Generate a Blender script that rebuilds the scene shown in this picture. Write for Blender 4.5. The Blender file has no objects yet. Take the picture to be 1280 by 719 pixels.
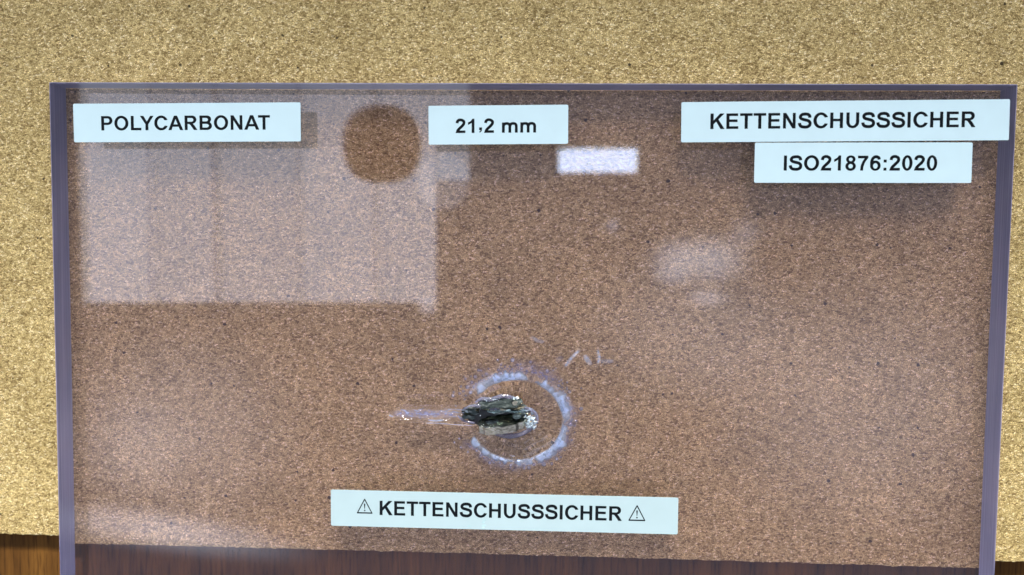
import bpy, bmesh, math, random
from mathutils import Vector, Matrix, Euler, noise
from mathutils.geometry import tessellate_polygon

random.seed(7)
scene = bpy.context.scene
COL = scene.collection

# ------------------------------------------------------------------ sizes (metres)
PANE_W, PANE_H, PANE_T = 0.445, 0.256, 0.0212
CORK_Z = 0.0045                 # top of the cork board above the table
GAP = 0.0003                    # air between cork and pane (rubber feet)
ZB = CORK_Z + GAP              # back face of the pane
ZF = ZB + PANE_T               # front face of the pane
FPX = 950.0                    # focal length in photo pixels (1280 wide)

# ------------------------------------------------------------------ camera
CAM = Vector((0.01268129, -0.07454245, 0.35372111 + ZF))
ROT = Euler((-0.05454691, 0.04392951, 0.01130408), 'XYZ')
cd = bpy.data.cameras.new('camera')
cam = bpy.data.objects.new('camera', cd)
COL.objects.link(cam)
cam.location = CAM
cam.rotation_euler = ROT
cd.sensor_fit = 'HORIZONTAL'
cd.sensor_width = 36.0
cd.lens = 36.0 * FPX / 1280.0
cd.clip_start, cd.clip_end = 0.01, 50.0
cd.dof.use_dof = True
cd.dof.focus_distance = 0.36
cd.dof.aperture_fstop = 5.6
scene.camera = cam
RM = ROT.to_matrix()

# ------------------------------------------------------------------ world and view
w = bpy.data.worlds.new('World')
scene.world = w
w.use_nodes = True
bg = w.node_tree.nodes['Background']
bg.inputs['Color'].default_value = (0.87, 0.94, 1.22, 1)
bg.inputs['Strength'].default_value = 0.37
scene.view_settings.view_transform = 'Standard'
scene.view_settings.look = 'None'
scene.view_settings.exposure = 0.14
scene.view_settings.gamma = 1.0
scene.view_settings.use_curve_mapping = False
cy = scene.cycles
cy.use_denoising = True
cy.denoiser = 'OPENIMAGEDENOISE'
cy.caustics_refractive = True
cy.caustics_reflective = True
cy.blur_glossy = 0.3
cy.max_bounces = 10
cy.diffuse_bounces = 3
cy.transmission_bounces = 10
cy.transparent_max_bounces = 16
cy.sample_clamp_indirect = 0.0


# ------------------------------------------------------------------ pixel to place
def ray(px, py):
    return (RM @ Vector(((px - 640.0) / FPX, (359.5 - py) / FPX, -1.0))).normalized()


def at(px, py, z=None):
    """point of the photograph's pixel on the horizontal plane z (front face of the pane by default)"""
    z = ZF if z is None else z
    d = ray(px, py)
    return CAM + d * ((z - CAM.z) / d.z)


def mirrored(px, py, h):
    """place at height h over the pane that the pane's front face mirrors into this pixel"""
    p = at(px, py)
    v = Vector((CAM.x, CAM.y, 2 * ZF - CAM.z))
    return p + (p - v) * (h / (CAM.z - ZF))


# ------------------------------------------------------------------ lamps
def area_lamp(name, loc, target, sx, sy, radiance, colour, xdir=None, ellipse=False, soft=False, spread=None):
    ld = bpy.data.lights.new(name, 'AREA')
    ld.shape = 'ELLIPSE' if ellipse else 'RECTANGLE'
    ld.size, ld.size_y = sx, sy
    area = sx * sy * (math.pi / 4 if ellipse else 1)
    ld.energy = radiance * area * math.pi
    ld.color = colour
    if spread:
        ld.spread = math.radians(spread)
    o = bpy.data.objects.new(name, ld)
    COL.objects.link(o)
    z = (Vector(loc) - Vector(target)).normalized()
    x = Vector(xdir or (1, 0, 0))
    x = (x - z * x.dot(z)).normalized()
    y = z.cross(x)
    m = Matrix((x, y, z)).transposed().to_4x4()
    m.translation = loc
    o.matrix_world = m
    if soft:
        ld.use_nodes = True
        nt = ld.node_tree
        em = nt.nodes['Emission']
        ge = nt.nodes.new('ShaderNodeNewGeometry')
        su = nt.nodes.new('ShaderNodeVectorMath'); su.operation = 'SUBTRACT'
        su.inputs[1].default_value = (0.5, 0.5, 0.0)
        ln = nt.nodes.new('ShaderNodeVectorMath'); ln.operation = 'LENGTH'
        mr = nt.nodes.new('ShaderNodeMapRange'); mr.interpolation_type = 'SMOOTHSTEP'
        mr.inputs['From Min'].default_value = 0.5
        mr.inputs['From Max'].default_value = 0.05
        nt.links.new(ge.outputs['Parametric'], su.inputs[0])
        nt.links.new(su.outputs[0], ln.inputs[0])
        nt.links.new(ln.outputs['Value'], mr.inputs['Value'])
        nt.links.new(mr.outputs[0], em.inputs['Strength'])
    return o


# the wide room lamp beyond the top of the board, aimed past its lower end: throws the labels' shadows down the cork
area_lamp('top_room_lamp', (0.0, 1.52, 0.92), (0, -0.80, 0), 1.20, 0.38, 5.9, (1.0, 0.955, 0.85), spread=18.5)
# unseen small lamp, added on the near side only to give the steel glints
area_lamp('added_glint_lamp', (-0.04, -0.75, 0.40), (0, -0.2, 0), 0.22, 0.06, 6.0, (1.0, 0.93, 0.78))


LAMP_STEP = [0]


def mirrored_lamp(name, x0, y0, x1, y1, radiance, colour, tilt=0.0, ellipse=False, soft=False):
    h = 1.0 + 0.025 * LAMP_STEP[0]          # no two lamps share a plane
    LAMP_STEP[0] += 1
    cx, cyy = (x0 + x1) / 2, (y0 + y1) / 2
    c = mirrored(cx, cyy, h)
    t = math.radians(tilt)
    ex = mirrored(cx + 10 * math.cos(t), cyy + 10 * math.sin(t), h) - c
    ey = mirrored(cx - 10 * math.sin(t), cyy + 10 * math.cos(t), h) - c
    return area_lamp(name, c, (c.x, c.y, 0), ex.length / 10 * (x1 - x0), ey.length / 10 * (y1 - y0),
                     radiance, colour, xdir=ex.normalized(), ellipse=ellipse, soft=soft)


COOL = (0.85, 0.96, 1.09)
for wx0, wx1, wr in ((100, 186, 2.05), (188, 266, 1.70), (270, 372, 1.60), (374, 466, 1.85), (468, 544, 1.70)):
    mirrored_lamp('window_light', wx0, 181, wx1, 379, wr, COOL)
    mirrored_lamp('window_light', wx0, 85, wx1, 180, wr * 0.78, COOL)
mirrored_lamp('window_light', 524, 374, 543, 392, 1.4, COOL)
mirrored_lamp('window_light', 545, 85, 586, 225, 1.4, COOL)
mirrored_lamp('window_light', 520, 190, 586, 262, 0.7, COOL, ellipse=True)
mirrored_lamp('strip_light', 698, 185, 797, 215, 7.0, (0.70, 0.90, 1.16))
for gx0, gy0, gx1, gy1, gr in ((796, 288, 890, 360, 0.9), (810, 278, 940, 372, 1.0), (850, 284, 960, 362, 0.8), (905, 266, 962, 316, 0.8), (806, 326, 870, 364, 0.7),
                               (755, 270, 777, 294, 1.6), (850, 358, 920, 388, 1.3), (690, 290, 1040, 540, 0.55), (820, 300, 1330, 720, 0.6),
                               (20, 380, 420, 700, 0.65), (70, 480, 260, 640, 0.35)):
    mirrored_lamp('far_glow', gx0, gy0, gx1, gy1, gr, COOL, ellipse=True, soft=True)
mirrored_lamp('low_window_light', -20, 632, 430, 700, 1.7, COOL, tilt=8.0, ellipse=True, soft=True)


# ------------------------------------------------------------------ material helpers
def new_mat(name):
    m = bpy.data.materials.new(name)
    m.use_nodes = True
    nt = m.node_tree
    return m, nt, nt.nodes['Principled BSDF'], nt.nodes['Material Output']


def nd(nt, kind, **kw):
    n = nt.nodes.new(kind)
    for k, v in kw.items():
        if k == 'DIM':
            setattr(n, n.bl_idname == 'ShaderNodeTexNoise' and 'noise_dimensions' or 'voronoi_dimensions', v)
        elif k in n.inputs:
            n.inputs[k].default_value = v
        else:
            setattr(n, k, v)
    return n


def ramp(nt, src, stops, interp='LINEAR'):
    r = nt.nodes.new('ShaderNodeValToRGB')
    r.color_ramp.interpolation = interp
    e = r.color_ramp.elements
    while len(e) < len(stops):
        e.new(0.5)
    for k, (p, c) in zip(e, stops):
        k.position = p
        k.color = (*c, 1) if len(c) == 3 else c
    nt.links.new(src, r.inputs['Fac'])
    return r.outputs['Color']


def mixc(nt, fac, a, b, mode='MIX'):
    m = nt.nodes.new('ShaderNodeMix')
    m.data_type = 'RGBA'
    m.blend_type = mode
    for s, v in ((m.inputs['Factor'], fac), (m.inputs['A'], a), (m.inputs['B'], b)):
        pass
    ins = [i for i in m.inputs if i.enabled]
    for s, v in zip(ins, (fac, a, b)):
        if isinstance(v, (int, float)):
            s.default_value = v
        elif isinstance(v, tuple):
            s.default_value = (*v, 1)
        else:
            nt.links.new(v, s)
    return [o for o in m.outputs if o.enabled][0]


def math_node(nt, op, a, b=None, clamp=False):
    m = nt.nodes.new('ShaderNodeMath')
    m.operation = op
    m.use_clamp = clamp
    for s, v in zip(m.inputs, (a, b)):
        if v is None:
            continue
        if isinstance(v, (int, float)):
            s.default_value = v
        else:
            nt.links.new(v, s)
    return m.outputs[0]


# ---- cork
def cork_material():
    m, nt, bs, out = new_mat('cork_granulate')
    L = nt.links.new
    tc = nd(nt, 'ShaderNodeTexCoord')
    # swirl the coordinates so that the granules become short flakes lying every way
    warp = nd(nt, 'ShaderNodeTexNoise', DIM='2D', Scale=760.0, Detail=2.0)
    L(tc.outputs['Object'], warp.inputs['Vector'])
    ws = nd(nt, 'ShaderNodeVectorMath', operation='SUBTRACT'); ws.inputs[1].default_value = (0.5, 0.5, 0.5)
    L(warp.outputs['Color'], ws.inputs[0])
    wm = nd(nt, 'ShaderNodeVectorMath', operation='SCALE'); wm.inputs['Scale'].default_value = 0.0010
    L(ws.outputs[0], wm.inputs[0])
    wa = nd(nt, 'ShaderNodeVectorMath', operation='ADD')
    L(tc.outputs['Object'], wa.inputs[0]); L(wm.outputs[0], wa.inputs[1])
    mp = nd(nt, 'ShaderNodeMapping'); mp.inputs['Scale'].default_value = (0.72, 1.12, 1.0)
    mp.inputs['Rotation'].default_value = (0, 0, math.radians(-12))
    L(wa.outputs[0], mp.inputs['Vector'])
    vo = nd(nt, 'ShaderNodeTexVoronoi', DIM='2D', Scale=1420.0); vo.feature = 'F1'
    L(mp.outputs[0], vo.inputs['Vector'])
    ve = nd(nt, 'ShaderNodeTexVoronoi', DIM='2D', Scale=1420.0); ve.feature = 'DISTANCE_TO_EDGE'
    L(mp.outputs[0], ve.inputs['Vector'])
    sep = nd(nt, 'ShaderNodeSeparateColor'); L(vo.outputs['Color'], sep.inputs[0])
    grain = ramp(nt, sep.outputs[0], [(0.0, (0.24, 0.165, 0.062)), (0.2, (0.44, 0.330, 0.140)), (0.6, (0.63, 0.490, 0.222)),
                                      (0.88, (0.78, 0.635, 0.310)), (1.0, (0.92, 0.80, 0.50))])
    fine = nd(nt, 'ShaderNodeTexNoise', DIM='2D', Scale=2300.0, Detail=3.0, Roughness=0.7)
    L(tc.outputs['Object'], fine.inputs['Vector'])
    fr = ramp(nt, fine.outputs['Fac'], [(0.33, (0.34, 0.31, 0.28)), (0.47, (0.95, 0.95, 0.95)), (0.68, (1.42, 1.42, 1.42))])
    c = mixc(nt, 1.0, grain, fr, 'MULTIPLY')
    # larger granules of their own tone among the small ones
    vl = nd(nt, 'ShaderNodeTexVoronoi', DIM='2D', Scale=430.0); vl.feature = 'F1'
    L(mp.outputs[0], vl.inputs['Vector'])
    sl = nd(nt, 'ShaderNodeSeparateColor'); L(vl.outputs['Color'], sl.inputs[0])
    lc = ramp(nt, sl.outputs[2], [(0.0, (0.87, 0.85, 0.83)), (0.3, (0.97, 0.97, 0.97)), (0.8, (1.04, 1.04, 1.04)), (1.0, (1.11, 1.11, 1.10))])
    c = mixc(nt, 1.0, c, lc, 'MULTIPLY')
    # gaps between granules
    gp = ramp(nt, ve.outputs['Distance'], [(0.0, (0.30, 0.25, 0.20)), (0.15, (1, 1, 1))])
    c = mixc(nt, 0.9, c, gp, 'MULTIPLY')
    # broad unevenness
    br = nd(nt, 'ShaderNodeTexNoise', DIM='2D', Scale=26.0, Detail=4.0)
    L(tc.outputs['Object'], br.inputs['Vector'])
    bc = ramp(nt, br.outputs['Fac'], [(0.3, (0.91, 0.90, 0.88)), (0.7, (1.08, 1.08, 1.08))])
    c = mixc(nt, 1.0, c, bc, 'MULTIPLY')
    # scattered dark bark specks
    sp = nd(nt, 'ShaderNodeTexVoronoi', DIM='2D', Scale=70.0); sp.feature = 'F1'
    L(wa.outputs[0], sp.inputs['Vector'])
    ss = nd(nt, 'ShaderNodeSeparateColor'); L(sp.outputs['Color'], ss.inputs[0])
    rad = math_node(nt, 'MULTIPLY', math_node(nt, 'SUBTRACT', ss.outputs[1], 0.62, True), 0.16)
    dot = math_node(nt, 'LESS_THAN', sp.outputs['Distance'], rad)
    c = mixc(nt, math_node(nt, 'MULTIPLY', dot, 0.9), c, (0.035, 0.024, 0.014))
    L(c, bs.inputs['Base Color'])
    bs.inputs['Roughness'].default_value = 0.9
    bs.inputs['Specular IOR Level'].default_value = 0.15
    # relief
    h1 = math_node(nt, 'MULTIPLY', math_node(nt, 'MINIMUM', ve.outputs['Distance'], 0.25), 2.2)
    h2 = math_node(nt, 'ADD', h1, math_node(nt, 'MULTIPLY', sep.outputs[1], 0.5))
    h3 = math_node(nt, 'ADD', h2, math_node(nt, 'MULTIPLY', fine.outputs['Fac'], 0.5))
    h4 = math_node(nt, 'SUBTRACT', h3, math_node(nt, 'MULTIPLY', dot, 0.8))
    bp = nd(nt, 'ShaderNodeBump', Strength=1.0, Distance=0.00024)
    L(h4, bp.inputs['Height']); L(bp.outputs[0], bs.inputs['Normal'])
    return m


def wood_material():
    m, nt, bs, out = new_mat('brown_wood')
    L = nt.links.new
    tc = nd(nt, 'ShaderNodeTexCoord')
    mp = nd(nt, 'ShaderNodeMapping'); mp.inputs['Scale'].default_value = (1.0, 0.06, 1.0)
    L(tc.outputs['Object'], mp.inputs['Vector'])
    n1 = nd(nt, 'ShaderNodeTexNoise', Scale=95.0, Detail=6.0, Roughness=0.62, Distortion=0.6)
    L(mp.outputs[0], n1.inputs['Vector'])
    n2 = nd(nt, 'ShaderNodeTexNoise', Scale=700.0, Detail=3.0, Roughness=0.6)
    L(mp.outputs[0], n2.inputs['Vector'])
    c1 = ramp(nt, n1.outputs['Fac'], [(0.25, (0.046, 0.019, 0.004)), (0.5, (0.095, 0.040, 0.007)), (0.72, (0.150, 0.066, 0.012))])
    c2 = ramp(nt, n2.outputs['Fac'], [(0.33, (0.35, 0.32, 0.30)), (0.5, (1, 1, 1)), (0.75, (1.2, 1.2, 1.2))])
    c = mixc(nt, 0.8, c1, c2, 'MULTIPLY')
    L(c, bs.inputs['Base Color'])
    bs.inputs['Roughness'].default_value = 0.75
    bs.inputs['Specular IOR Level'].default_value = 0.15
    bp = nd(nt, 'ShaderNodeBump', Strength=0.4, Distance=0.0002)
    L(n2.outputs['Fac'], bp.inputs['Height']); L(bp.outputs[0], bs.inputs['Normal'])
    return m


def clear_material():
    m, nt, bs, out = new_mat('clear_polycarbonate')
    bs.inputs['Base Color'].default_value = (0.985, 0.885, 1.0, 1)
    bs.inputs['Transmission Weight'].default_value = 1.0
    bs.inputs['Roughness'].default_value = 0.0
    bs.inputs['IOR'].default_value = 1.585
    return m


def edge_material():
    """milled edge of the sheet: dull violet-grey with fine tool lines running along it"""
    m, nt, bs, out = new_mat('milled_edge')
    L = nt.links.new
    tc = nd(nt, 'ShaderNodeTexCoord')
    mp = nd(nt, 'ShaderNodeMapping'); mp.inputs['Scale'].default_value = (0.012, 0.012, 1.0)
    L(tc.outputs['Object'], mp.inputs['Vector'])
    n1 = nd(nt, 'ShaderNodeTexNoise', Scale=900.0, Detail=3.0)
    L(mp.outputs[0], n1.inputs['Vector'])
    n2 = nd(nt, 'ShaderNodeTexNoise', Scale=22.0, Detail=3.0)
    L(tc.outputs['Object'], n2.inputs['Vector'])
    c1 = ramp(nt, n1.outputs['Fac'], [(0.3, (0.33, 0.35, 0.51)), (0.55, (0.42, 0.44, 0.61)), (0.72, (0.54, 0.55, 0.70))])
    c2 = ramp(nt, n2.outputs['Fac'], [(0.3, (0.82, 0.85, 0.90)), (0.7, (1.12, 1.10, 1.08))])
    c = mixc(nt, 1.0, c1, c2, 'MULTIPLY')
    # tiny chips left by the saw
    vo = nd(nt, 'ShaderNodeTexVoronoi', Scale=260.0)
    mp2 = nd(nt, 'ShaderNodeMapping'); mp2.inputs['Scale'].default_value = (0.6, 0.25, 1.0)
    L(tc.outputs['Object'], mp2.inputs['Vector']); L(mp2.outputs[0], vo.inputs['Vector'])
    chip = math_node(nt, 'LESS_THAN', vo.outputs['Distance'], 0.13)
    c = mixc(nt, math_node(nt, 'MULTIPLY', chip, 0.35), c, (0.5, 0.5, 0.6))
    L(c, bs.inputs['Base Color'])
    bs.inputs['Roughness'].default_value = 0.55
    bs.inputs['Specular IOR Level'].default_value = 0.2
    tr = nd(nt, 'ShaderNodeBsdfTranslucent'); L(c, tr.inputs['Color'])
    mx = nd(nt, 'ShaderNodeMixShader', Fac=0.06)
    L(bs.outputs[0], mx.inputs[1]); L(tr.outputs[0], mx.inputs[2]); L(mx.outputs[0], out.inputs['Surface'])
    return m


def paper_material(name, col):
    m, nt, bs, out = new_mat(name)
    tc = nd(nt, 'ShaderNodeTexCoord')
    n = nd(nt, 'ShaderNodeTexNoise', Scale=90.0, Detail=3.0)
    nt.links.new(tc.outputs['Object'], n.inputs['Vector'])
    c = ramp(nt, n.outputs['Fac'], [(0.3, tuple(v * 0.975 for v in col)), (0.7, tuple(min(1, v * 1.02) for v in col))])
    nt.links.new(c, bs.inputs['Base Color'])
    bs.inputs['Roughness'].default_value = 0.55
    bs.inputs['Specular IOR Level'].default_value = 0.2
    return m


def plain(name, col, rough=0.6, metal=0.0, spec=0.5):
    m, nt, bs, out = new_mat(name)
    tc = nd(nt, 'ShaderNodeTexCoord')
    n = nd(nt, 'ShaderNodeTexNoise', Scale=300.0, Detail=4.0)
    nt.links.new(tc.outputs['Object'], n.inputs['Vector'])
    c = ramp(nt, n.outputs['Fac'], [(0.3, tuple(v * 0.75 for v in col)), (0.7, tuple(min(1, v * 1.2) for v in col))])
    nt.links.new(c, bs.inputs['Base Color'])
    bs.inputs['Roughness'].default_value = rough
    bs.inputs['Metallic'].default_value = metal
    bs.inputs['Specular IOR Level'].default_value = spec
    return m


def steel_material(name, lo, mid, hi, rough):
    m, nt, bs, out = new_mat(name)
    L = nt.links.new
    tc = nd(nt, 'ShaderNodeTexCoord')
    mp = nd(nt, 'ShaderNodeMapping'); mp.inputs['Scale'].default_value = (0.35, 1.0, 1.0)
    L(tc.outputs['Object'], mp.inputs['Vector'])
    n = nd(nt, 'ShaderNodeTexNoise', Scale=900.0, Detail=4.0, Roughness=0.6)
    L(mp.outputs[0], n.inputs['Vector'])
    c = ramp(nt, n.outputs['Fac'], [(0.3, lo), (0.55, mid), (0.75, hi)])
    L(c, bs.inputs['Base Color'])
    bs.inputs['Metallic'].default_value = 1.0
    bs.inputs['Roughness'].default_value = rough
    bp = nd(nt, 'ShaderNodeBump', Strength=0.35, Distance=0.0002)
    L(n.outputs['Fac'], bp.inputs['Height']); L(bp.outputs[0], bs.inputs['Normal'])
    return m


def glare_mark_material(name, col, gain=1.0):
    """pale colour film, for painted window glare and for marks in the plastic: dense where the 'whiteness' attribute is high, clear where it is low"""
    m, nt, bs, out = new_mat(name)
    L = nt.links.new
    at_ = nd(nt, 'ShaderNodeAttribute'); at_.attribute_name = 'whiteness'
    bs.inputs['Base Color'].default_value = (*col, 1)
    bs.inputs['Roughness'].default_value = 0.35
    tc = nd(nt, 'ShaderNodeTexCoord')
    n = nd(nt, 'ShaderNodeTexNoise', Scale=620.0, Detail=3.0)
    L(tc.outputs['Object'], n.inputs['Vector'])
    nr = nd(nt, 'ShaderNodeMapRange'); nr.inputs['From Min'].default_value = 0.3; nr.inputs['From Max'].default_value = 0.6
    nr.inputs['To Min'].default_value = 0.5
    L(n.outputs['Fac'], nr.inputs['Value'])
    f = math_node(nt, 'MULTIPLY', math_node(nt, 'MULTIPLY', at_.outputs['Fac'], nr.outputs[0]), gain, True)
    tp = nd(nt, 'ShaderNodeBsdfTransparent')
    tl = nd(nt, 'ShaderNodeBsdfTranslucent'); tl.inputs['Color'].default_value = (*col, 1)
    ms = nd(nt, 'ShaderNodeMixShader', Fac=0.3)
    L(bs.outputs[0], ms.inputs[1]); L(tl.outputs[0], ms.inputs[2])
    mx = nd(nt, 'ShaderNodeMixShader')
    L(f, mx.inputs['Fac']); L(tp.outputs[0], mx.inputs[1]); L(ms.outputs[0], mx.inputs[2])
    L(mx.outputs[0], out.inputs['Surface'])
    return m


def lip_material():
    """plastic that melted and set again: glossy, violet-grey, half see-through"""
    m, nt, bs, out = new_mat('melted_plastic')
    bs.inputs['Base Color'].default_value = (0.46, 0.46, 0.62, 1)
    bs.inputs['Roughness'].default_value = 0.10
    bs.inputs['Transmission Weight'].default_value = 0.8
    bs.inputs['IOR'].default_value = 1.585
    return m


def splinter_material():
    m, nt, bs, out = new_mat('broken_plastic')
    bs.inputs['Base Color'].default_value = (0.74, 0.86, 0.95, 1)
    bs.inputs['Roughness'].default_value = 0.15
    bs.inputs['Transmission Weight'].default_value = 0.5
    bs.inputs['IOR'].default_value = 1.585
    return m


def bubble_material():
    m, nt, bs, out = new_mat('trapped_air')
    bs.inputs['Base Color'].default_value = (0.80, 0.80, 0.92, 1)
    bs.inputs['Transmission Weight'].default_value = 0.85
    bs.inputs['Roughness'].default_value = 0.05
    bs.inputs['IOR'].default_value = 1 / 1.585
    return m


M = dict(cork=cork_material(), wood=wood_material(), clear=clear_material(), edge=edge_material(),
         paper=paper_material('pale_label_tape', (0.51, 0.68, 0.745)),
         paper_dim=paper_material('dimmed_label_tape', (0.37, 0.49, 0.53)),  # same tape, coloured darker to offset the stronger lamp light low down
         ink=plain('black_print', (0.004, 0.006, 0.008), 0.5, 0, 0.1), steel=steel_material('blued_chain_steel', (0.030, 0.042, 0.041), (0.13, 0.16, 0.145), (0.55, 0.57, 0.50), 0.17),
         worn=steel_material('worn_chain_steel', (0.32, 0.29, 0.21), (0.72, 0.66, 0.50), (0.97, 0.94, 0.84), 0.20),
         smear=plain('grey_smear', (0.36, 0.56, 0.60), 0.6),
         rubber=plain('dark_rubber', (0.03, 0.03, 0.03), 0.8),
         shade=plain('blocker_disc', (0.60, 0.42, 0.36), 0.9, 0, 0.1),
         white=glare_mark_material('painted_ring_glare', (0.60, 0.79, 1.0), 1.3),  # window glare round the crater, painted as bluish-white colour
         flake=splinter_material(),
         pale_stroke=glare_mark_material('pale_plastic', (0.60, 0.66, 0.88), 0.7),
         haze=glare_mark_material('violet_plastic', (0.36, 0.37, 0.58), 0.8),
         lip=lip_material(),
         pit_shade=plain('painted_pit_shade', (0.030, 0.032, 0.036), 0.35),  # near-black stands in for shade between the steel parts
         bubble=bubble_material())


# ------------------------------------------------------------------ mesh helpers
def mesh_obj(name, verts, faces, mat, parent=None, smooth=False):
    me = bpy.data.meshes.new(name)
    me.from_pydata([tuple(v) for v in verts], [], faces)
    me.validate()
    me.update()
    if mat:
        me.materials.append(mat)
    if smooth:
        me.polygons.foreach_set('use_smooth', [True] * len(me.polygons))
    o = bpy.data.objects.new(name, me)
    COL.objects.link(o)
    if parent:
        o.parent = parent
    return o


def empty(name, loc):
    o = bpy.data.objects.new(name, None)
    o.empty_display_size = 0.01
    o.location = loc
    COL.objects.link(o)
    return o


def tag(o, label, cat, group=None):
    o['label'] = label
    o['category'] = cat
    if group:
        o['group'] = group
    return o




def spline(pts, n=8):
    out = []
    P = [pts[0]] + list(pts) + [pts[-1]]
    for i in range(1, len(P) - 2):
        p0, p1, p2, p3 = P[i - 1], P[i], P[i + 1], P[i + 2]
        for k in range(n):
            t = k / n
            out.append(tuple(0.5 * ((2 * p1[d]) + (-p0[d] + p2[d]) * t + (2 * p0[d] - 5 * p1[d] + 4 * p2[d] - p3[d]) * t * t +
                                    (-p0[d] + 3 * p1[d] - 3 * p2[d] + p3[d]) * t ** 3) for d in (0, 1)))
    out.append(tuple(pts[-1]))
    return out


# ------------------------------------------------------------------ table
table = mesh_obj('table_top', [(-.7, -.6, -.03), (.7, -.6, -.03), (.7, .5, -.03), (-.7, .5, -.03),
                               (-.7, -.6, 0), (.7, -.6, 0), (.7, .5, 0), (-.7, .5, 0)],
                 [(3, 2, 1, 0), (4, 5, 6, 7), (0, 1, 5, 4), (1, 2, 6, 5), (2, 3, 7, 6), (3, 0, 4, 7)], M['wood'])
table['kind'] = 'structure'


# ------------------------------------------------------------------ cork board: its lower edge is crumbly
def build_cork():
    pa, pb = at(0, 667, CORK_Z), at(1280, 702, CORK_Z)
    xs0, xs1, n = -0.36, 0.36, 1100
    top_y = 0.20
    verts, faces = [], []
    zs = (CORK_Z, CORK_Z - 0.0007, CORK_Z - 0.002, CORK_Z - 0.0032, 0.0002)
    for i in range(n + 1):
        x = xs0 + (xs1 - xs0) * i / n
        yl = pa.y + (pb.y - pa.y) * (x - pa.x) / (pb.x - pa.x)
        verts.append((x, top_y, CORK_Z))
        for k, z in enumerate(zs):
            v = Vector((x * 420, k * 2.7, 3.1))
            j = noise.noise(v) * 0.00055 + noise.noise(v * 0.28) * 0.0005 + noise.noise(v * 2.6) * 0.0003
            verts.append((x, yl + j - (0.0003 if k else 0), z))
    m = len(zs) + 1
    for i in range(n):
        for k in range(m - 1):
            a, b = i * m + k, (i + 1) * m + k
            faces.append((a, a + 1, b + 1, b))
    # back, sides and underside
    a, b = 0, n * m
    k0 = len(verts)
    verts += [(xs0, top_y, 0.0002), (xs1, top_y, 0.0002)]
    faces += [(a, b, k0 + 1, k0), (a + m - 1, *range(a + m - 2, a - 1, -1), k0), (k0 + 1, *range(b, b + m)),
              (k0, k0 + 1, b + m - 1, a + m - 1)]
    o = mesh_obj('cork_board', verts, faces, M['cork'])
    tag(o, 'tan granular cork board with crumbly lower edge lying behind the clear pane', 'board')


build_cork()

# ------------------------------------------------------------------ polycarbonate pane
pane = empty('polycarbonate_pane', (0, -PANE_H / 2, ZB))
tag(pane, 'thick clear polycarbonate pane with violet edges and a crater in the middle', 'pane')
INV = Matrix.Translation(-pane.location)
C0 = at(645, 525)                                   # middle of the crater ring
MMX = (at(655, 525) - at(645, 525)).length / 10     # metres per photo pixel here
RX, RY = 63 * MMX, 55 * MMX


def px_local(x, y):
    """world x,y to photo-pixel offsets from the ring's middle (x right, y up)"""
    return (x - C0.x) / MMX, (y - C0.y) / MMX


def smooth(a, b, v):
    t = max(0.0, min(1.0, (v - a) / (b - a)))
    return t * t * (3 - 2 * t)


def crater_height(x, y):
    u, v = px_local(x, y)
    ang = math.atan2(v / 55, u / 63)
    r = math.hypot(u / 63, v / 55)
    h = 0.0
    if r < 1.6:
        wob = 0.06 * noise.noise(Vector((math.cos(ang) * 1.7, math.sin(ang) * 1.7, 0.3)))
        rr = r + wob
        h += 0.00042 * math.exp(-((rr - 1.0) / 0.11) ** 2)
        h -= 0.0011 * smooth(0.98, 0.45, rr)
        h += 0.00004 * math.sin(rr * 46) * smooth(1.0, 0.9, rr) * smooth(0.4, 0.55, rr)
    # the pit the steel is lodged in
    q = math.hypot((u + 21) / 47, (v - 5) / 25)
    if q < 1:
        nn = noise.noise(Vector((u * 0.16, v * 0.22, 1.0)))
        h -= 0.0038 * smooth(1.0, 0.35, q) * (1 + 0.25 * nn)
    # the long gouge that leads in from the left
    if -162 < u < -52:
        mid = 6 + 0.02 * (u + 110)
        half = 10.5 * smooth(-162, -140, u) + 0.01
        d = abs(v - mid) / half
        if d < 1.3:
            k = smooth(1.15, 0.35, d)
            j = noise.noise(Vector((u * 0.13, v * 0.42, 5.0))) + 0.6 * noise.noise(Vector((u * 0.4, v * 0.8, 9.0)))
            h -= k * (0.0012 + 0.00085 * j)
    return h


def lines(lo, hi, f0, f1, fine):
    out = []
    n = max(2, int((f0 - lo) / 0.012)); out += [lo + (f0 - lo) * i / n for i in range(n)]
    n = int((f1 - f0) / fine); out += [f0 + (f1 - f0) * i / n for i in range(n)]
    n = max(2, int((hi - f1) / 0.012)); out += [f1 + (hi - f1) * i / n for i in range(n + 1)]
    return out


def build_pane_body():
    xs = lines(-PANE_W / 2, PANE_W / 2, C0.x - 170 * MMX, C0.x + 95 * MMX, 0.00022)
    ys = lines(-PANE_H, 0.0, C0.y - 85 * MMX, C0.y + 85 * MMX, 0.00022)
    nx, ny = len(xs), len(ys)
    verts = []
    for y in ys:
        for x in xs:
            verts.append(INV @ Vector((x, y, ZF + crater_height(x, y))))
    faces = [(j * nx + i, j * nx + i + 1, (j + 1) * nx + i + 1, (j + 1) * nx + i) for j in range(ny - 1) for i in range(nx - 1)]
    k = len(verts)
    for y in (-PANE_H, 0.0):
        for x in (-PANE_W / 2, PANE_W / 2):
            verts.append(INV @ Vector((x, y, ZB)))
    faces.append((k, k + 2, k + 3, k + 1))
    o = mesh_obj('clear_sheet', verts, faces, M['clear'], pane, smooth=True)
    return o


build_pane_body()


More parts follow.
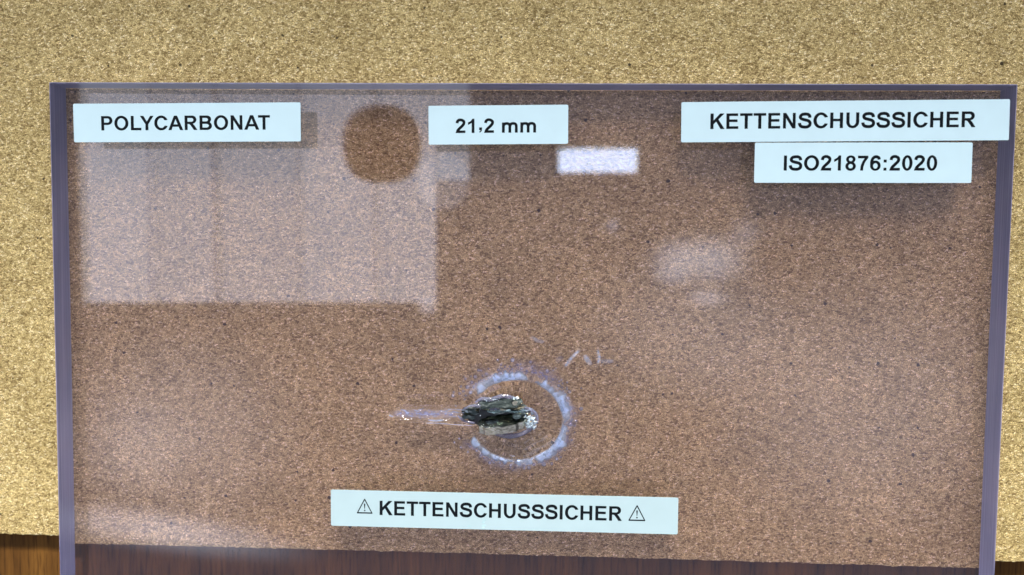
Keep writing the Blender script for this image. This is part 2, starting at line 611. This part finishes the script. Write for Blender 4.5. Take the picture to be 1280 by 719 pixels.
def build_edges():
    hw = PANE_W / 2
    t = 0.0004
    c = [(-hw, 0), (hw, 0), (hw, -PANE_H), (-hw, -PANE_H)]
    for i in range(4):
        a, b = c[i], c[(i + 1) % 4]
        d = Vector((b[0] - a[0], b[1] - a[1], 0)).normalized()
        nrm = Vector((-d.y, d.x, 0))
        p, q = Vector((*a, 0)), Vector((*b, 0))
        vs = []
        for z in (ZB + 0.00005, ZF - 0.00005):
            for pt in (p + (d - nrm) * t, q - (d + nrm) * t, q - nrm * 0.00002, p - nrm * 0.00002):
                vs.append(INV @ (pt + Vector((0, 0, z))))
        mesh_obj('cut_edge', vs, [(0, 1, 5, 4), (2, 3, 7, 6), (1, 2, 6, 5), (3, 0, 4, 7), (4, 5, 6, 7), (3, 2, 1, 0)], M['edge'], pane)


build_edges()


def feet():
    for px, py, zl in ((140, 152, CORK_Z), (1180, 150, CORK_Z), (150, 775, 0.0), (1180, 775, 0.0)):
        p = at(px, py)
        vs, fs = [], []
        for z, r in ((zl, .0055), (ZB - .0001, .0052), (ZB, .0050)):
            for k in range(20):
                a = k / 20 * 2 * math.pi
                vs.append(INV @ Vector((p.x * .96 + r * math.cos(a), p.y + r * math.sin(a), z)))
        for j in range(2):
            for k in range(20):
                fs.append((j * 20 + k, j * 20 + (k + 1) % 20, j * 20 + 20 + (k + 1) % 20, j * 20 + 20 + k))
        fs += [tuple(range(19, -1, -1)), tuple(range(40, 60))]
        mesh_obj('rubber_foot', vs, fs, M['rubber'], pane)


feet()


def set_density(o, vals):
    a = o.data.attributes.new('whiteness', 'FLOAT', 'POINT')
    a.data.foreach_set('value', vals)


def ring_arc(a0, a1, width, peak, seed, spikes, r0=0.90, mat='white', name='painted_glare_arc'):
    """one arc of the ring, the white ones painting window glare as colour: a thin curved shell just under the front face"""
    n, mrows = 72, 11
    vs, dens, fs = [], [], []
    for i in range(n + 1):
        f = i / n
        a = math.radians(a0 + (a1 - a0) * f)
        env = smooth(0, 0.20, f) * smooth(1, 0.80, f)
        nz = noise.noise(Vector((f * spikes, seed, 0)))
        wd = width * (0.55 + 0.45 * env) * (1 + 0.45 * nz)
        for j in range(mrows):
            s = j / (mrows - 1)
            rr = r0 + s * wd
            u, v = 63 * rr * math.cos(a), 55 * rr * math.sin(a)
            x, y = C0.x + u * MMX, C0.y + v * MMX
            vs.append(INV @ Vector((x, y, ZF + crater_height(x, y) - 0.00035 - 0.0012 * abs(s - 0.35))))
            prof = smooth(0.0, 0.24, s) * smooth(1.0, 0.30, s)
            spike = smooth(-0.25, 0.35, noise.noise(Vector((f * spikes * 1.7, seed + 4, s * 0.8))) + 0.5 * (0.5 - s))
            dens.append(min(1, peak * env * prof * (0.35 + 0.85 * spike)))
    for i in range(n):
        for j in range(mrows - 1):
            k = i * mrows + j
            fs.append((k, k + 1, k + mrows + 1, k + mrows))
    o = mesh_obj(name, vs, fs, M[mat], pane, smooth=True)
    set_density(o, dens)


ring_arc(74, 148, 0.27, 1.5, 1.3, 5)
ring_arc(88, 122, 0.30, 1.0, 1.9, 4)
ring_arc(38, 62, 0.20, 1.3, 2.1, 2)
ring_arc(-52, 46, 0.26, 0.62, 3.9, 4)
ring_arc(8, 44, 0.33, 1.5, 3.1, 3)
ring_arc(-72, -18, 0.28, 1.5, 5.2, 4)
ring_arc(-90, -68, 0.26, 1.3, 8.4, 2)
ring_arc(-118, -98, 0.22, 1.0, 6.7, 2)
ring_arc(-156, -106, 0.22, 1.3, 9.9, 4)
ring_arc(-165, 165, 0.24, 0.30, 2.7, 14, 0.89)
ring_arc(24, 168, 0.46, 0.50, 12.0, 9, 1.02, 'haze', 'violet_band')
ring_arc(-70, 40, 0.30, 0.50, 13.0, 9, 1.02, 'haze', 'violet_band')
ring_arc(-165, -70, 0.26, 0.42, 14.0, 9, 1.02, 'haze', 'violet_band')


def bubbles():
    bm = bmesh.new()
    rnd = random.Random(11)
    spots = []
    for k in range(210):
        z = rnd.random()
        if z < 0.62:                       # a band of froth over the top of the ring
            a = math.radians(rnd.uniform(28, 158)); r = 1.08 + abs(rnd.gauss(0, 0.15))
        elif z < 0.92:
            a = math.radians(rnd.uniform(-150, 30)); r = 1.04 + abs(rnd.gauss(0, 0.08))
        else:
            a = math.radians(rnd.uniform(0, 360)); r = rnd.uniform(0.9, 1.35)
        s = rnd.uniform(1.0, 1.8) if rnd.random() < 0.7 else rnd.uniform(1.9, 3.0)
        u, v = 63 * r * math.cos(a), 55 * r * math.sin(a)
        if all(math.hypot(u - p[0], v - p[1]) > (s + p[2]) * 1.05 for p in spots):
            spots.append((u, v, s))
    for u, v, s in spots:
        x, y = C0.x + u * MMX, C0.y + v * MMX
        r = s * MMX
        mt = INV @ Matrix.Translation((x, y, ZF + min(0, crater_height(x, y)) - r - 0.0003 - rnd.random() * 0.0012)) @ Matrix.Diagonal((r, r, r * 0.8, 1))
        bmesh.ops.create_icosphere(bm, subdivisions=2, radius=1.0, matrix=mt)
    me = bpy.data.meshes.new('air_bubbles')
    bm.to_mesh(me); bm.free()
    me.materials.append(M['bubble'])
    me.polygons.foreach_set('use_smooth', [True] * len(me.polygons))
    o = bpy.data.objects.new('air_bubbles', me)
    COL.objects.link(o)
    o.parent = pane
    o['kind'] = 'stuff'


bubbles()


def flakes(name, boxes, seed, mat):
    """splintered plastic: many small shards heaped in the given pixel boxes"""
    rnd = random.Random(seed)
    vs, fs = [], []
    for x0, y0, x1, y1, n, smin, smax, zlo, zhi in boxes:
        for _ in range(n):
            p = at(rnd.uniform(x0, x1), rnd.uniform(y0, y1))
            s = rnd.uniform(smin, smax) * MMX
            z = ZF + rnd.uniform(zlo, zhi)
            e = Euler((rnd.uniform(-1, 1), rnd.uniform(-1, 1), rnd.uniform(0, 6.28))).to_matrix()
            st = rnd.uniform(1.0, 2.2)
            base = len(vs)
            pts = [(-st, -.5, 0), (st * .8, -.6, .1), (st, .4, 0), (-.6 * st, .6, .15), (0, 0, .8), (.1, .05, -.5)]
            for q in pts:
                vs.append(INV @ (Vector((p.x, p.y, z)) + e @ (Vector(q) * s)))
            b = base
            for i in range(4):
                fs.append((b + i, b + (i + 1) % 4, b + 4)); fs.append((b + (i + 1) % 4, b + i, b + 5))
    o = mesh_obj(name, vs, fs, mat, pane)
    o['kind'] = 'stuff'


flakes('plastic_splinters', [(656, 521, 669, 535, 46, 1.0, 2.4, -.001, .0012), (650, 511, 667, 522, 26, .9, 2.0, -.002, .0003),
                             (612, 505, 640, 514, 20, .6, 1.5, .000, .0016), (582, 508, 602, 520, 14, .6, 1.4, -.002, .0006),
                             (640, 496, 648, 506, 8, 1.0, 2.2, .001, .0022)], 5, M['flake'])


def pale_stroke(points, width, peak, name='pale_mark', mat='pale_stroke'):
    """a whitish stroke on the front face"""
    vs, fs, dens = [], [], []
    pts = [Vector((*p, 0)) for p in points]
    path = []
    for a, b in zip(pts, pts[1:]):
        path += [a.lerp(b, k / 10) for k in range(10)]
    path.append(pts[-1])
    n = len(path)
    for i, p in enumerate(path):
        d = (path[min(i + 1, n - 1)] - path[max(i - 1, 0)]).normalized()
        nn = Vector((-d.y, d.x, 0))
        f = i / (n - 1)
        for j in range(5):
            s = (j - 2) / 2
            q = p + nn * s * width * (0.7 + 0.3 * math.sin(f * 3.14))
            w3 = at(q.x, q.y)
            vs.append(INV @ Vector((w3.x, w3.y, w3.z + 0.00004 + max(0, crater_height(w3.x, w3.y)))))
            dens.append(peak * (1 - s * s) * smooth(0, .15, f) * smooth(1, .85, f) * (0.8 + 0.4 * noise.noise(Vector((q.x * .3, q.y * .3, 0)))))
    for i in range(n - 1):
        for j in range(4):
            k = i * 5 + j
            fs.append((k, k + 5, k + 6, k + 1))
    o = mesh_obj(name, vs, fs, M[mat], pane)
    set_density(o, [max(0, min(1, d)) for d in dens])


pale_stroke([(705, 460), (714, 448), (726, 436)], 3.2, 0.8)
pale_stroke([(730, 443), (734, 450), (740, 457)], 4.0, 0.7)
pale_stroke([(747, 436), (749, 447), (747, 457)], 2.6, 0.8)
pale_stroke([(750, 451), (758, 452), (768, 451)], 3.4, 0.45)
pale_stroke([(694, 452), (704, 446)], 4.0, 0.3)
pale_stroke([(663, 421), (672, 426), (681, 428)], 3.0, 0.5)
# the gouge: violet crazed floor, splintered white rims and thin drag lines
pale_stroke([(488, 518), (505, 517), (530, 517), (552, 518), (578, 518)], 6.5, 0.75, 'gouge_floor', 'haze')
pale_stroke([(521, 518), (534, 517), (549, 518)], 3.2, 1.1, 'gouge_floor', 'haze')
rg = random.Random(3)
for k in range(26):
    gx, gy = rg.uniform(492, 566), 517.5 + rg.choice((-1, -1, 1)) * rg.uniform(0.5, 5.0)
    ga, gl = rg.gauss(0.0, 0.35), rg.uniform(3, 11)
    pale_stroke([(gx, gy), (gx + gl * math.cos(ga), gy + gl * math.sin(ga))], rg.uniform(0.5, 1.1), rg.uniform(0.9, 2.0), 'gouge_splinter')
pale_stroke([(486, 519), (492, 521)], 1.6, 2.2, 'gouge_splinter')
pale_stroke([(500, 512), (506, 513), (511, 519)], 1.4, 2.0, 'gouge_splinter')
pale_stroke([(534, 525), (544, 526), (556, 525)], 1.4, 2.4, 'gouge_splinter')
pale_stroke([(528, 529), (545, 529), (570, 531), (596, 532)], 0.8, 1.2, 'gouge_splinter')
pale_stroke([(552, 511), (570, 512), (584, 513)], 0.9, 0.9, 'gouge_splinter')
pale_stroke([(556, 515), (572, 516), (582, 516)], 0.8, 1.0, 'gouge_splinter')


# ------------------------------------------------------------------ the saw-chain link lodged in the crater
link = empty('saw_chain_link', at(622, 520))
link.location.z = ZF - 0.004
tag(link, 'broken dark steel saw chain link lodged in the crater of the pane', 'chain link')
LINV = Matrix.Translation(-link.location)


def plate(name, outline, holes, thick, centre_px, zc, rot, mat, parent, bevel=0.00022):
    """a flat steel plate (outline and holes in photo pixels about its middle), tilted into place"""
    polys = [[Vector((x * MMX, y * MMX, 0)) for x, y in outline]] + [[Vector((x * MMX, y * MMX, 0)) for x, y in h] for h in holes]
    flat = [p for poly in polys for p in poly]
    tris = tessellate_polygon(polys)
    bm = bmesh.new()
    bot = [bm.verts.new(p - Vector((0, 0, thick / 2))) for p in flat]
    top = [bm.verts.new(p + Vector((0, 0, thick / 2))) for p in flat]
    for t in tris:
        a, b, c = t
        if (flat[b] - flat[a]).cross(flat[c] - flat[a]).z < 0:
            b, c = c, b
        bm.faces.new((top[a], top[b], top[c])); bm.faces.new((bot[c], bot[b], bot[a]))
    k = 0
    for poly in polys:
        n = len(poly)
        for i in range(n):
            a, b = k + i, k + (i + 1) % n
            f = bm.faces.new((bot[a], bot[b], top[b], top[a]))
            f.material_index = 1 if k == 0 else 0       # ground flank outside, dark inside the holes
        k += n
    bmesh.ops.recalc_face_normals(bm, faces=bm.faces)
    bm.normal_update()
    rims = [e for e in bm.edges if len(e.link_faces) == 2 and e.calc_face_angle(0) > 1.0]
    bmesh.ops.bevel(bm, geom=rims, offset=bevel, segments=2, affect='EDGES', clamp_overlap=True)
    p = at(*centre_px)
    mt = LINV @ Matrix.Translation((p.x, p.y, ZF + zc)) @ Euler([math.radians(v) for v in rot]).to_matrix().to_4x4()
    bm.transform(mt)
    me = bpy.data.meshes.new(name)
    bm.to_mesh(me); bm.free()
    me.materials.append(mat)
    me.materials.append(M['worn'])
    o = bpy.data.objects.new(name, me)
    COL.objects.link(o)
    o.parent = parent
    return o


def ell(cx, cyy, rx, ry, n=20):
    return [(cx + rx * math.cos(2 * math.pi * k / n), cyy + ry * math.sin(2 * math.pi * k / n)) for k in range(n)]


def strap(L_, H_, waist):
    pts = []
    n = 48
    for k in range(n):
        a = 2 * math.pi * k / n
        x = L_ * math.copysign(abs(math.cos(a)) ** 0.7, math.cos(a))
        y = H_ * math.copysign(abs(math.sin(a)) ** 0.7, math.sin(a)) * (1 - waist * math.exp(-(x / (L_ * .35)) ** 2))
        pts.append((x, y))
    return pts


# near strap: lies on its side, ground flank facing the lower edge of the picture
near = [(-31, -2), (-29, -7), (-24, -9), (-22, -11), (-10, -12), (-6, -10), (-2, -12), (4, -11), (16, -9), (20, -6), (26, -5), (31, 1), (27, 4), (30, 6), (24, 10), (14, 9), (12, 12), (5, 10), (-4, 12), (-9, 9), (-18, 10), (-21, 7), (-27, 6)]
plate('side_strap', near, [ell(-13, 0, 9.5, 4.4), ell(17, 1, 4.2, 3.4)], 0.0046, (628, 530), 0.0004, (-60, 4, 5), M['steel'], link, 0.0005)
# far strap, half torn away
torn = [(-27, -4), (-20, -8), (-6, -6), (8, -8), (22, -7), (30, -2), (29, 4), (20, 7), (12, 5), (3, 8), (-6, 6), (-12, 8), (-20, 5), (-26, 3)]
plate('side_strap', torn, [ell(19, -1, 3.4, 2.6, 12)], 0.0024, (624, 504), 0.0004, (-30, -4, 4), M['steel'], link, 0.0004)
# drive link wedged between the straps
drive = [(-24, -3), (-12, -6), (2, -4), (14, -6), (25, -5), (27, 1), (24, 5), (10, 6), (2, 2), (-8, 5), (-16, 2), (-22, 4)]
plate('drive_link', drive, [[(6, -3), (18, -3), (18, 2), (6, 2)]], 0.0020, (632, 512), -0.0014, (-12, 4, 2), M['steel'], link, 0.0003)
# torn cutter remnants at the left
jag = [(-10, -4), (-6, -7), (0, -3), (5, -6), (11, -2), (8, 2), (10, 5), (3, 4), (-1, 7), (-4, 3), (-9, 5), (-12, 0)]
plate('cutter_stub', jag, [], 0.0026, (588, 514), -0.0010, (22, -14, 6), M['steel'], link, 0.0002)
plate('cutter_stub', [(x * .8, y * .45) for x, y in jag], [], 0.0018, (586, 522), 0.0000, (-22, 10, -8), M['steel'], link, 0.0002)
# rivets
plate('rivet', ell(0, 0, 5.5, 3.4, 18), [], 0.0026, (646, 519), 0.0022, (-8, 10, 3), M['steel'], link, 0.0005)
plate('rivet', ell(0, 0, 3.6, 3.0, 16), [], 0.0030, (644, 504), 0.0010, (-20, 4, 0), M['worn'], link, 0.0005)


# torn slivers of steel standing up between the plates
rs = random.Random(21)
for k in range(9):
    sl, sw_ = rs.uniform(5, 11), rs.uniform(0.9, 2.0)
    sliver = [(-sl, -sw_ * .4), (-sl * .3, -sw_), (sl * .5, -sw_ * .7), (sl, sw_ * .2), (sl * .2, sw_), (-sl * .5, sw_ * .6)]
    plate('steel_sliver', sliver, [], 0.0009, (rs.uniform(592, 652), rs.uniform(503, 520)), rs.uniform(0.0006, 0.0022),
          (rs.uniform(-50, 30), rs.uniform(-20, 20), rs.uniform(-16, 22)), M['worn' if k % 3 == 0 else 'steel'], link, 0.0001)


# dark sheet painting the shade under the steel, and the lips of plastic that melted up round the steel
def pit_floor():
    vs, fs, n = [], [], 36
    for r in (0.0, 0.35, 0.7, 1.0):
        for k in range(n):
            a = 2 * math.pi * k / n
            j = 1 + 0.16 * noise.noise(Vector((math.cos(a) * 2.4, math.sin(a) * 2.4, 2.0)))
            p = at(622 + 41 * r * j * math.cos(a), 518 - 17 * r * j * math.sin(a))
            vs.append(INV @ Vector((p.x, p.y, ZF - 0.0030 + 0.0014 * r * r)))
    for q in range(3):
        for k in range(n):
            fs.append((q * n + k, q * n + n + k, q * n + n + (k + 1) % n, q * n + (k + 1) % n))
    mesh_obj('pit_shade_sheet', vs, fs, M['pit_shade'], pane, smooth=True)


pit_floor()


def lip(points, rad, z0):
    path = spline(points, 8)
    vs, fs, m = [], [], 10
    n = len(path)
    for i, (x, y) in enumerate(path):
        f = i / (n - 1)
        p = at(x, y)
        q0, q1 = path[max(i - 1, 0)], path[min(i + 1, n - 1)]
        d = Vector((q1[0] - q0[0], -(q1[1] - q0[1]), 0)).normalized()
        nn = Vector((-d.y, d.x, 0))
        r = rad * MMX * (0.25 + 0.75 * math.sin(math.pi * f) ** 0.6) * (1 + 0.35 * noise.noise(Vector((x * 0.15, y * 0.15, 7))))
        for k in range(m):
            a = 2 * math.pi * k / m
            vs.append(INV @ (Vector((p.x, p.y, ZF + z0)) + nn * r * math.cos(a) + Vector((0, 0, 0.7 * r * math.sin(a)))))
    for i in range(n - 1):
        for k in range(m):
            fs.append((i * m + k, i * m + (k + 1) % m, (i + 1) * m + (k + 1) % m, (i + 1) * m + k))
    fs += [tuple(range(m - 1, -1, -1)), tuple(range((n - 1) * m, n * m))]
    mesh_obj('melted_lip', vs, fs, M['lip'], pane, smooth=True)


lip([(594, 503), (602, 498), (614, 499), (628, 495), (642, 497), (654, 502)], 2.6, 0.0008)
lip([(612, 541), (628, 545), (645, 545), (658, 540), (666, 534)], 3.4, -0.0006)
lip([(580, 511), (590, 507), (604, 508), (616, 511), (630, 509)], 2.4, 0.0010)
lip([(652, 509), (664, 512), (671, 520), (672, 530)], 2.2, 0.0002)
lip([(572, 519), (580, 526), (594, 529)], 1.7, 0.0002)


# ------------------------------------------------------------------ lettering: outlines in 1/1000 em, capital height 716
def arc(cx, cyy, rx, ry, a0, a1, n=14):
    return [(cx + rx * math.cos(math.radians(a0 + (a1 - a0) * k / n)), cyy + ry * math.sin(math.radians(a0 + (a1 - a0) * k / n))) for k in range(n + 1)]


def stroke(pts, wd):
    c = spline(pts)
    a, b = [], []
    for i, p in enumerate(c):
        q0, q1 = c[max(i - 1, 0)], c[min(i + 1, len(c) - 1)]
        dx, dy = q1[0] - q0[0], q1[1] - q0[1]
        l = math.hypot(dx, dy) or 1
        a.append((p[0] - dy / l * wd / 2, p[1] + dx / l * wd / 2))
        b.append((p[0] + dy / l * wd / 2, p[1] - dx / l * wd / 2))
    return a + b[::-1]


def rect(x0, y0, x1, y1):
    return [(x0, y0), (x1, y0), (x1, y1), (x0, y1)]


# each glyph: advance, list of shapes; a shape is [outline, hole, hole...]
G = {
    'I': (278, [[rect(68, 0, 212, 716)]]),
    'L': (611, [[[(73, 0), (580, 0), (580, 121), (217, 121), (217, 716), (73, 716)]]]),
    'T': (611, [[[(234, 0), (378, 0), (378, 595), (590, 595), (590, 716), (21, 716), (21, 595), (234, 595)]]]),
    'E': (667, [[[(73, 0), (618, 0), (618, 121), (217, 121), (217, 316), (578, 316), (578, 437), (217, 437), (217, 595), (604, 595), (604, 716), (73, 716)]]]),
    'H': (722, [[[(73, 0), (217, 0), (217, 313), (504, 313), (504, 0), (649, 0), (649, 716), (504, 716), (504, 434), (217, 434), (217, 716), (73, 716)]]]),
    'K': (722, [[[(74, 0), (219, 0), (219, 217), (337, 338), (535, 0), (722, 0), (437, 440), (707, 716), (512, 716), (219, 398), (219, 716), (74, 716)]]]),
    'N': (722, [[[(74, 0), (208, 0), (208, 467), (496, 0), (641, 0), (641, 716), (507, 716), (507, 238), (214, 716), (74, 716)]]]),
    'Y': (667, [[[(261, 0), (405, 0), (405, 302), (667, 716), (498, 716), (335, 437), (169, 716), (0, 716), (261, 301)]]]),
    'A': (722, [[[(0, 0), (154, 0), (215, 163), (502, 163), (566, 0), (724, 0), (437, 716), (284, 716)], [(260, 284), (455, 284), (358, 549)]]]),
    'P': (667, [[[(73, 0), (217, 0), (217, 270)] + arc(400, 493, 225, 223, -90, 90) + [(73, 716)],
                 [(217, 391)] + arc(380, 493, 95, 102, -90, 90) + [(217, 595)]]]),
    'R': (722, [[[(73, 0), (218, 0), (218, 299), (247, 299), (300, 290), (343, 255), (445, 110), (518, 0), (691, 0), (604, 140), (540, 240), (500, 285), (470, 308)] +
                 arc(440, 515, 207, 201, -62, 90) + [(73, 716)], [(218, 413)] + arc(410, 504, 88, 91, -90, 90) + [(218, 595)]]]),
    'B': (722, [[[(73, 0)] + arc(440, 208, 230, 208, -90, 52) + arc(430, 537, 208, 179, -40, 90) + [(73, 716)],
                 [(217, 121)] + arc(415, 212, 100, 91, -90, 90) + [(217, 303)], [(217, 425)] + arc(390, 510, 92, 85, -90, 90) + [(217, 595)]]]),
    'O': (778, [[arc(389, 358, 345, 370, 0, 360, 44)[:-1], arc(389, 358, 196, 246, 0, 360, 36)[:-1]]]),
    'C': (722, [[arc(385, 358, 340, 370, 24, 336, 40) + arc(388, 358, 192, 247, -32, -328, 32)]]),
    'U': (722, [[[(72, 716)] + arc(361, 290, 289, 302, 180, 360, 24) + [(649, 716), (505, 716)] + arc(361, 300, 144, 190, 0, -180, 20) + [(217, 716)]]]),
    'S': (667, [[stroke([(553, 488), (535, 582), (455, 644), (335, 656), (200, 628), (128, 540), (170, 446), (330, 392), (490, 345), (563, 250), (545, 140), (450, 72), (330, 60), (185, 84), (110, 160), (92, 250)], 142)]]),
    '0': (556, [[arc(276, 358, 238, 368, 0, 360, 36)[:-1], arc(276, 358, 96, 252, 0, 360, 30)[:-1]]]),
    '1': (556, [[[(256, 0), (393, 0), (393, 719), (282, 719), (255, 655), (190, 590), (110, 545), (78, 535), (78, 410), (175, 450), (256, 510)]]]),
    '2': (556, [[stroke([(100, 500), (128, 605), (215, 660), (330, 655), (425, 590), (435, 490), (375, 385), (260, 270), (160, 160), (118, 70)], 140)],
                [[(25, 0), (508, 0), (508, 128), (165, 128), (55, 90)]]]),
    '7': (556, [[[(43, 704), (43, 577), (344, 577), (250, 430), (180, 230), (152, 0), (290, 0), (305, 190), (375, 400), (513, 600), (513, 704)]]]),
    '8': (556, [[arc(277, 205, 240, 217, 0, 360, 36)[:-1], arc(277, 208, 102, 102, 0, 360, 28)[:-1]],
                [arc(277, 532, 216, 187, 0, 360, 36)[:-1], arc(277, 528, 86, 84, 0, 360, 28)[:-1]]]),
    '6': (556, [[arc(284, 232, 240, 244, 0, 360, 36)[:-1], arc(286, 222, 102, 128, 0, 360, 28)[:-1]],
                [stroke([(450, 520), (425, 610), (330, 655), (215, 625), (140, 520), (113, 380), (118, 230)], 140)]]),
    'm': (889, [[rect(62, 0, 199, 519)], [stroke([(135, 330), (175, 432), (290, 468), (395, 440), (440, 360), (444, 270), (444, 0)], 137)],
                [stroke([(450, 330), (490, 432), (604, 468), (709, 440), (754, 360), (758, 270), (758, 0)], 137)]]),
    ',': (278, [[[(66, 277), (206, 277), (206, 170), (190, 90), (95, 10), (62, 60), (112, 95), (130, 140), (66, 140)]]]),
    ':': (333, [[rect(98, 0, 235, 137)], [rect(98, 382, 235, 519)]]),
    ' ': (278, []),
}
KERN = {('A', 'T'): -74, ('L', 'Y'): -92, ('Y', 'C'): -20}


def glyph_mesh(name, shapes, fn, mat, parent):
    vs, fs = [], []
    for k, shape in enumerate(shapes):
        polys = [[Vector((x, y, 0)) for x, y in poly] for poly in shape]
        flat = [p for poly in polys for p in poly]
        b = len(vs)
        vs += [fn(p.x, p.y, 0.00002 + 0.000008 * k) for p in flat]
        for t in tessellate_polygon(polys):
            i, j, l = t
            if (flat[j] - flat[i]).cross(flat[l] - flat[i]).z < 0:
                j, l = l, j
            fs.append((b + i, b + j, b + l))
    return mesh_obj(name, vs, fs, mat, parent)


WARN = [[[(0, 30), (20, 0), (980, 0), (1000, 30), (525, 870), (475, 870)], [(95, 75), (905, 75), (500, 785)]],
        [[(455, 560), (470, 590), (530, 590), (545, 560), (518, 285), (482, 285)]],
        [arc(500, 185, 50, 45, 0, 360, 14)[:-1]]]


def label_strip(corners, text, extent, cap, base, label, paper, warn=None, thick=0.00016):
    """corners: photo pixels TL, TR, BR, BL; extent, cap and base as fractions of the strip's width and height"""
    tl, tr, br, bl = [at(*c) for c in corners]
    ctr = (tl + tr + br + bl) / 4
    ux = ((tr - tl) + (br - bl)).normalized()
    uy = Vector((-ux.y, ux.x, 0))
    wd = ((tr - tl).length + (br - bl).length) / 2
    ht = ((tl - bl).length + (tr - br).length) / 2
    root = empty('label_strip', (ctr.x, ctr.y, ZF + 0.00003))
    root.rotation_euler = (0, 0, math.atan2(ux.y, ux.x))
    tag(root, label, 'label', 'printed label strips on the pane')
    bm = bmesh.new()
    bmesh.ops.create_cube(bm, size=1.0, matrix=Matrix.Translation((0, 0, thick / 2)) @ Matrix.Diagonal((wd, ht, thick, 1)))
    bmesh.ops.bevel(bm, geom=[e for e in bm.edges if abs((e.verts[0].co - e.verts[1].co).z) > thick / 2], offset=0.0003, segments=2, affect='EDGES')
    me = bpy.data.meshes.new('tape')
    bm.to_mesh(me); bm.free()
    me.materials.append(paper)
    o = bpy.data.objects.new('tape', me)
    COL.objects.link(o)
    o.parent = root
    # lay the text out, then stretch it to the measured extent
    x, items = 0, []
    for i, ch in enumerate(text):
        if i:
            x += KERN.get((text[i - 1], ch), 0)
        items.append((ch, x))
        x += G[ch][0]
    xs = [p[0] + off for ch, off in items for s in G[ch][1] for p in s[0]]
    lo, hi = min(xs), max(xs)
    kx = (extent[1] - extent[0]) * wd / (hi - lo)
    ky = cap * ht / 716
    ox, oy = -wd / 2 + extent[0] * wd, -ht / 2 + base * ht
    for ch, off in items:
        if G[ch][1]:
            glyph_mesh('printed_letter', G[ch][1], lambda a, b, z, off=off: (ox + (a + off - lo) * kx, oy + b * ky, thick + z), M['ink'], root)
    for f0, f1, b0 in warn or ():
        s = (f1 - f0) * wd / 1000
        glyph_mesh('warning_triangle', WARN, lambda a, b, z: (-wd / 2 + f0 * wd + a * s, -ht / 2 + b0 * ht + b * s * 1.08, thick + z), M['ink'], root)
    return root, wd, ht, thick


def fr(x0, x1, a, b):
    return ((x0 - a) / (b - a), (x1 - a) / (b - a))


label_strip([(92, 130), (376, 128), (376, 177), (92.5, 178)], 'POLYCARBONAT', fr(127, 338, 92, 376), 0.372, 0.305,
            'pale blue label strip reading POLYCARBONAT at the upper left corner', M['paper'])
label_strip([(536, 132.5), (711, 131), (709.5, 180), (535.5, 181)], '21,2 mm', fr(570, 671, 536, 711), 0.362, 0.295,
            'short pale blue label strip reading 21,2 mm, middle of the upper row', M['paper'])
label_strip([(852, 128), (1262, 124), (1261, 175.5), (851, 178)], 'KETTENSCHUSSSICHER', fr(889, 1220.5, 852, 1262), 0.385, 0.325,
            'long pale blue label strip reading KETTENSCHUSSSICHER above the ISO21876:2020 label', M['paper'])
label_strip([(944, 178.6), (1215.5, 178), (1214, 229), (942, 228.5)], 'ISO21876:2020', fr(980, 1172, 943, 1215), 0.375, 0.305,
            'pale blue label strip reading ISO21876:2020 at the upper right', M['paper'])
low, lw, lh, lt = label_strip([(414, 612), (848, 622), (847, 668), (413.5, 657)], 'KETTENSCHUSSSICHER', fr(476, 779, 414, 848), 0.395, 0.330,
                              'pale label strip reading KETTENSCHUSSSICHER between two warning triangles under the crater', M['paper_dim'],
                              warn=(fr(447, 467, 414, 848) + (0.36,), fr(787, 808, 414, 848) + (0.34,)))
for sx, sy, sw, sh in ((-0.056, -0.30, .0007, .0004), (-0.054, -0.38, .0012, .0003), (-0.056, -0.44, .0006, .0005), (-0.097, -0.41, .0008, .0003), (-0.053, -0.24, .0009, .0003)):
    x, y = sx * lw, sy * lh
    mesh_obj('smear', [(x - sw, y - sh, lt + .00001), (x + sw, y - sh * .6, lt + .00001), (x + sw * .8, y + sh, lt + .00001), (x - sw * .7, y + sh * .7, lt + .00001)],
             [(0, 1, 2, 3)], M['smear'], low)


# ------------------------------------------------------------------ added unseen disc: blocks the window lamps, leaving a dark spot mirrored
def blocker():
    c = mirrored(478, 181, 0.985)
    r = (mirrored(526, 181, 0.985) - c).length
    vs, fs = [], []
    prof = ((0.0, 0.0), (0.55, 0.004), (0.86, 0.018), (1.0, 0.05), (0.96, 0.075), (0.9, 0.08))
    n = 40
    for f, z in prof:
        for k in range(n):
            a = 2 * math.pi * k / n
            q = (abs(math.cos(a)) ** 2.5 + abs(math.sin(a)) ** 2.5) ** (-1 / 2.5)
            vs.append((c.x + r * max(f, .001) * q * math.cos(a), c.y + r * max(f, .001) * q * math.sin(a), c.z - 0.07 + z))
    for j in range(len(prof) - 1):
        for k in range(n):
            fs.append((j * n + k, j * n + (k + 1) % n, j * n + n + (k + 1) % n, j * n + n + k))
    fs.append(tuple(range((len(prof) - 1) * n, len(prof) * n)))
    o = mesh_obj('light_blocker', vs, fs, M['shade'], smooth=True)
    tag(o, 'round disc added to block window light, seen only as a dark spot mirrored in the pane left of 21,2 mm', 'blocker')


blocker()
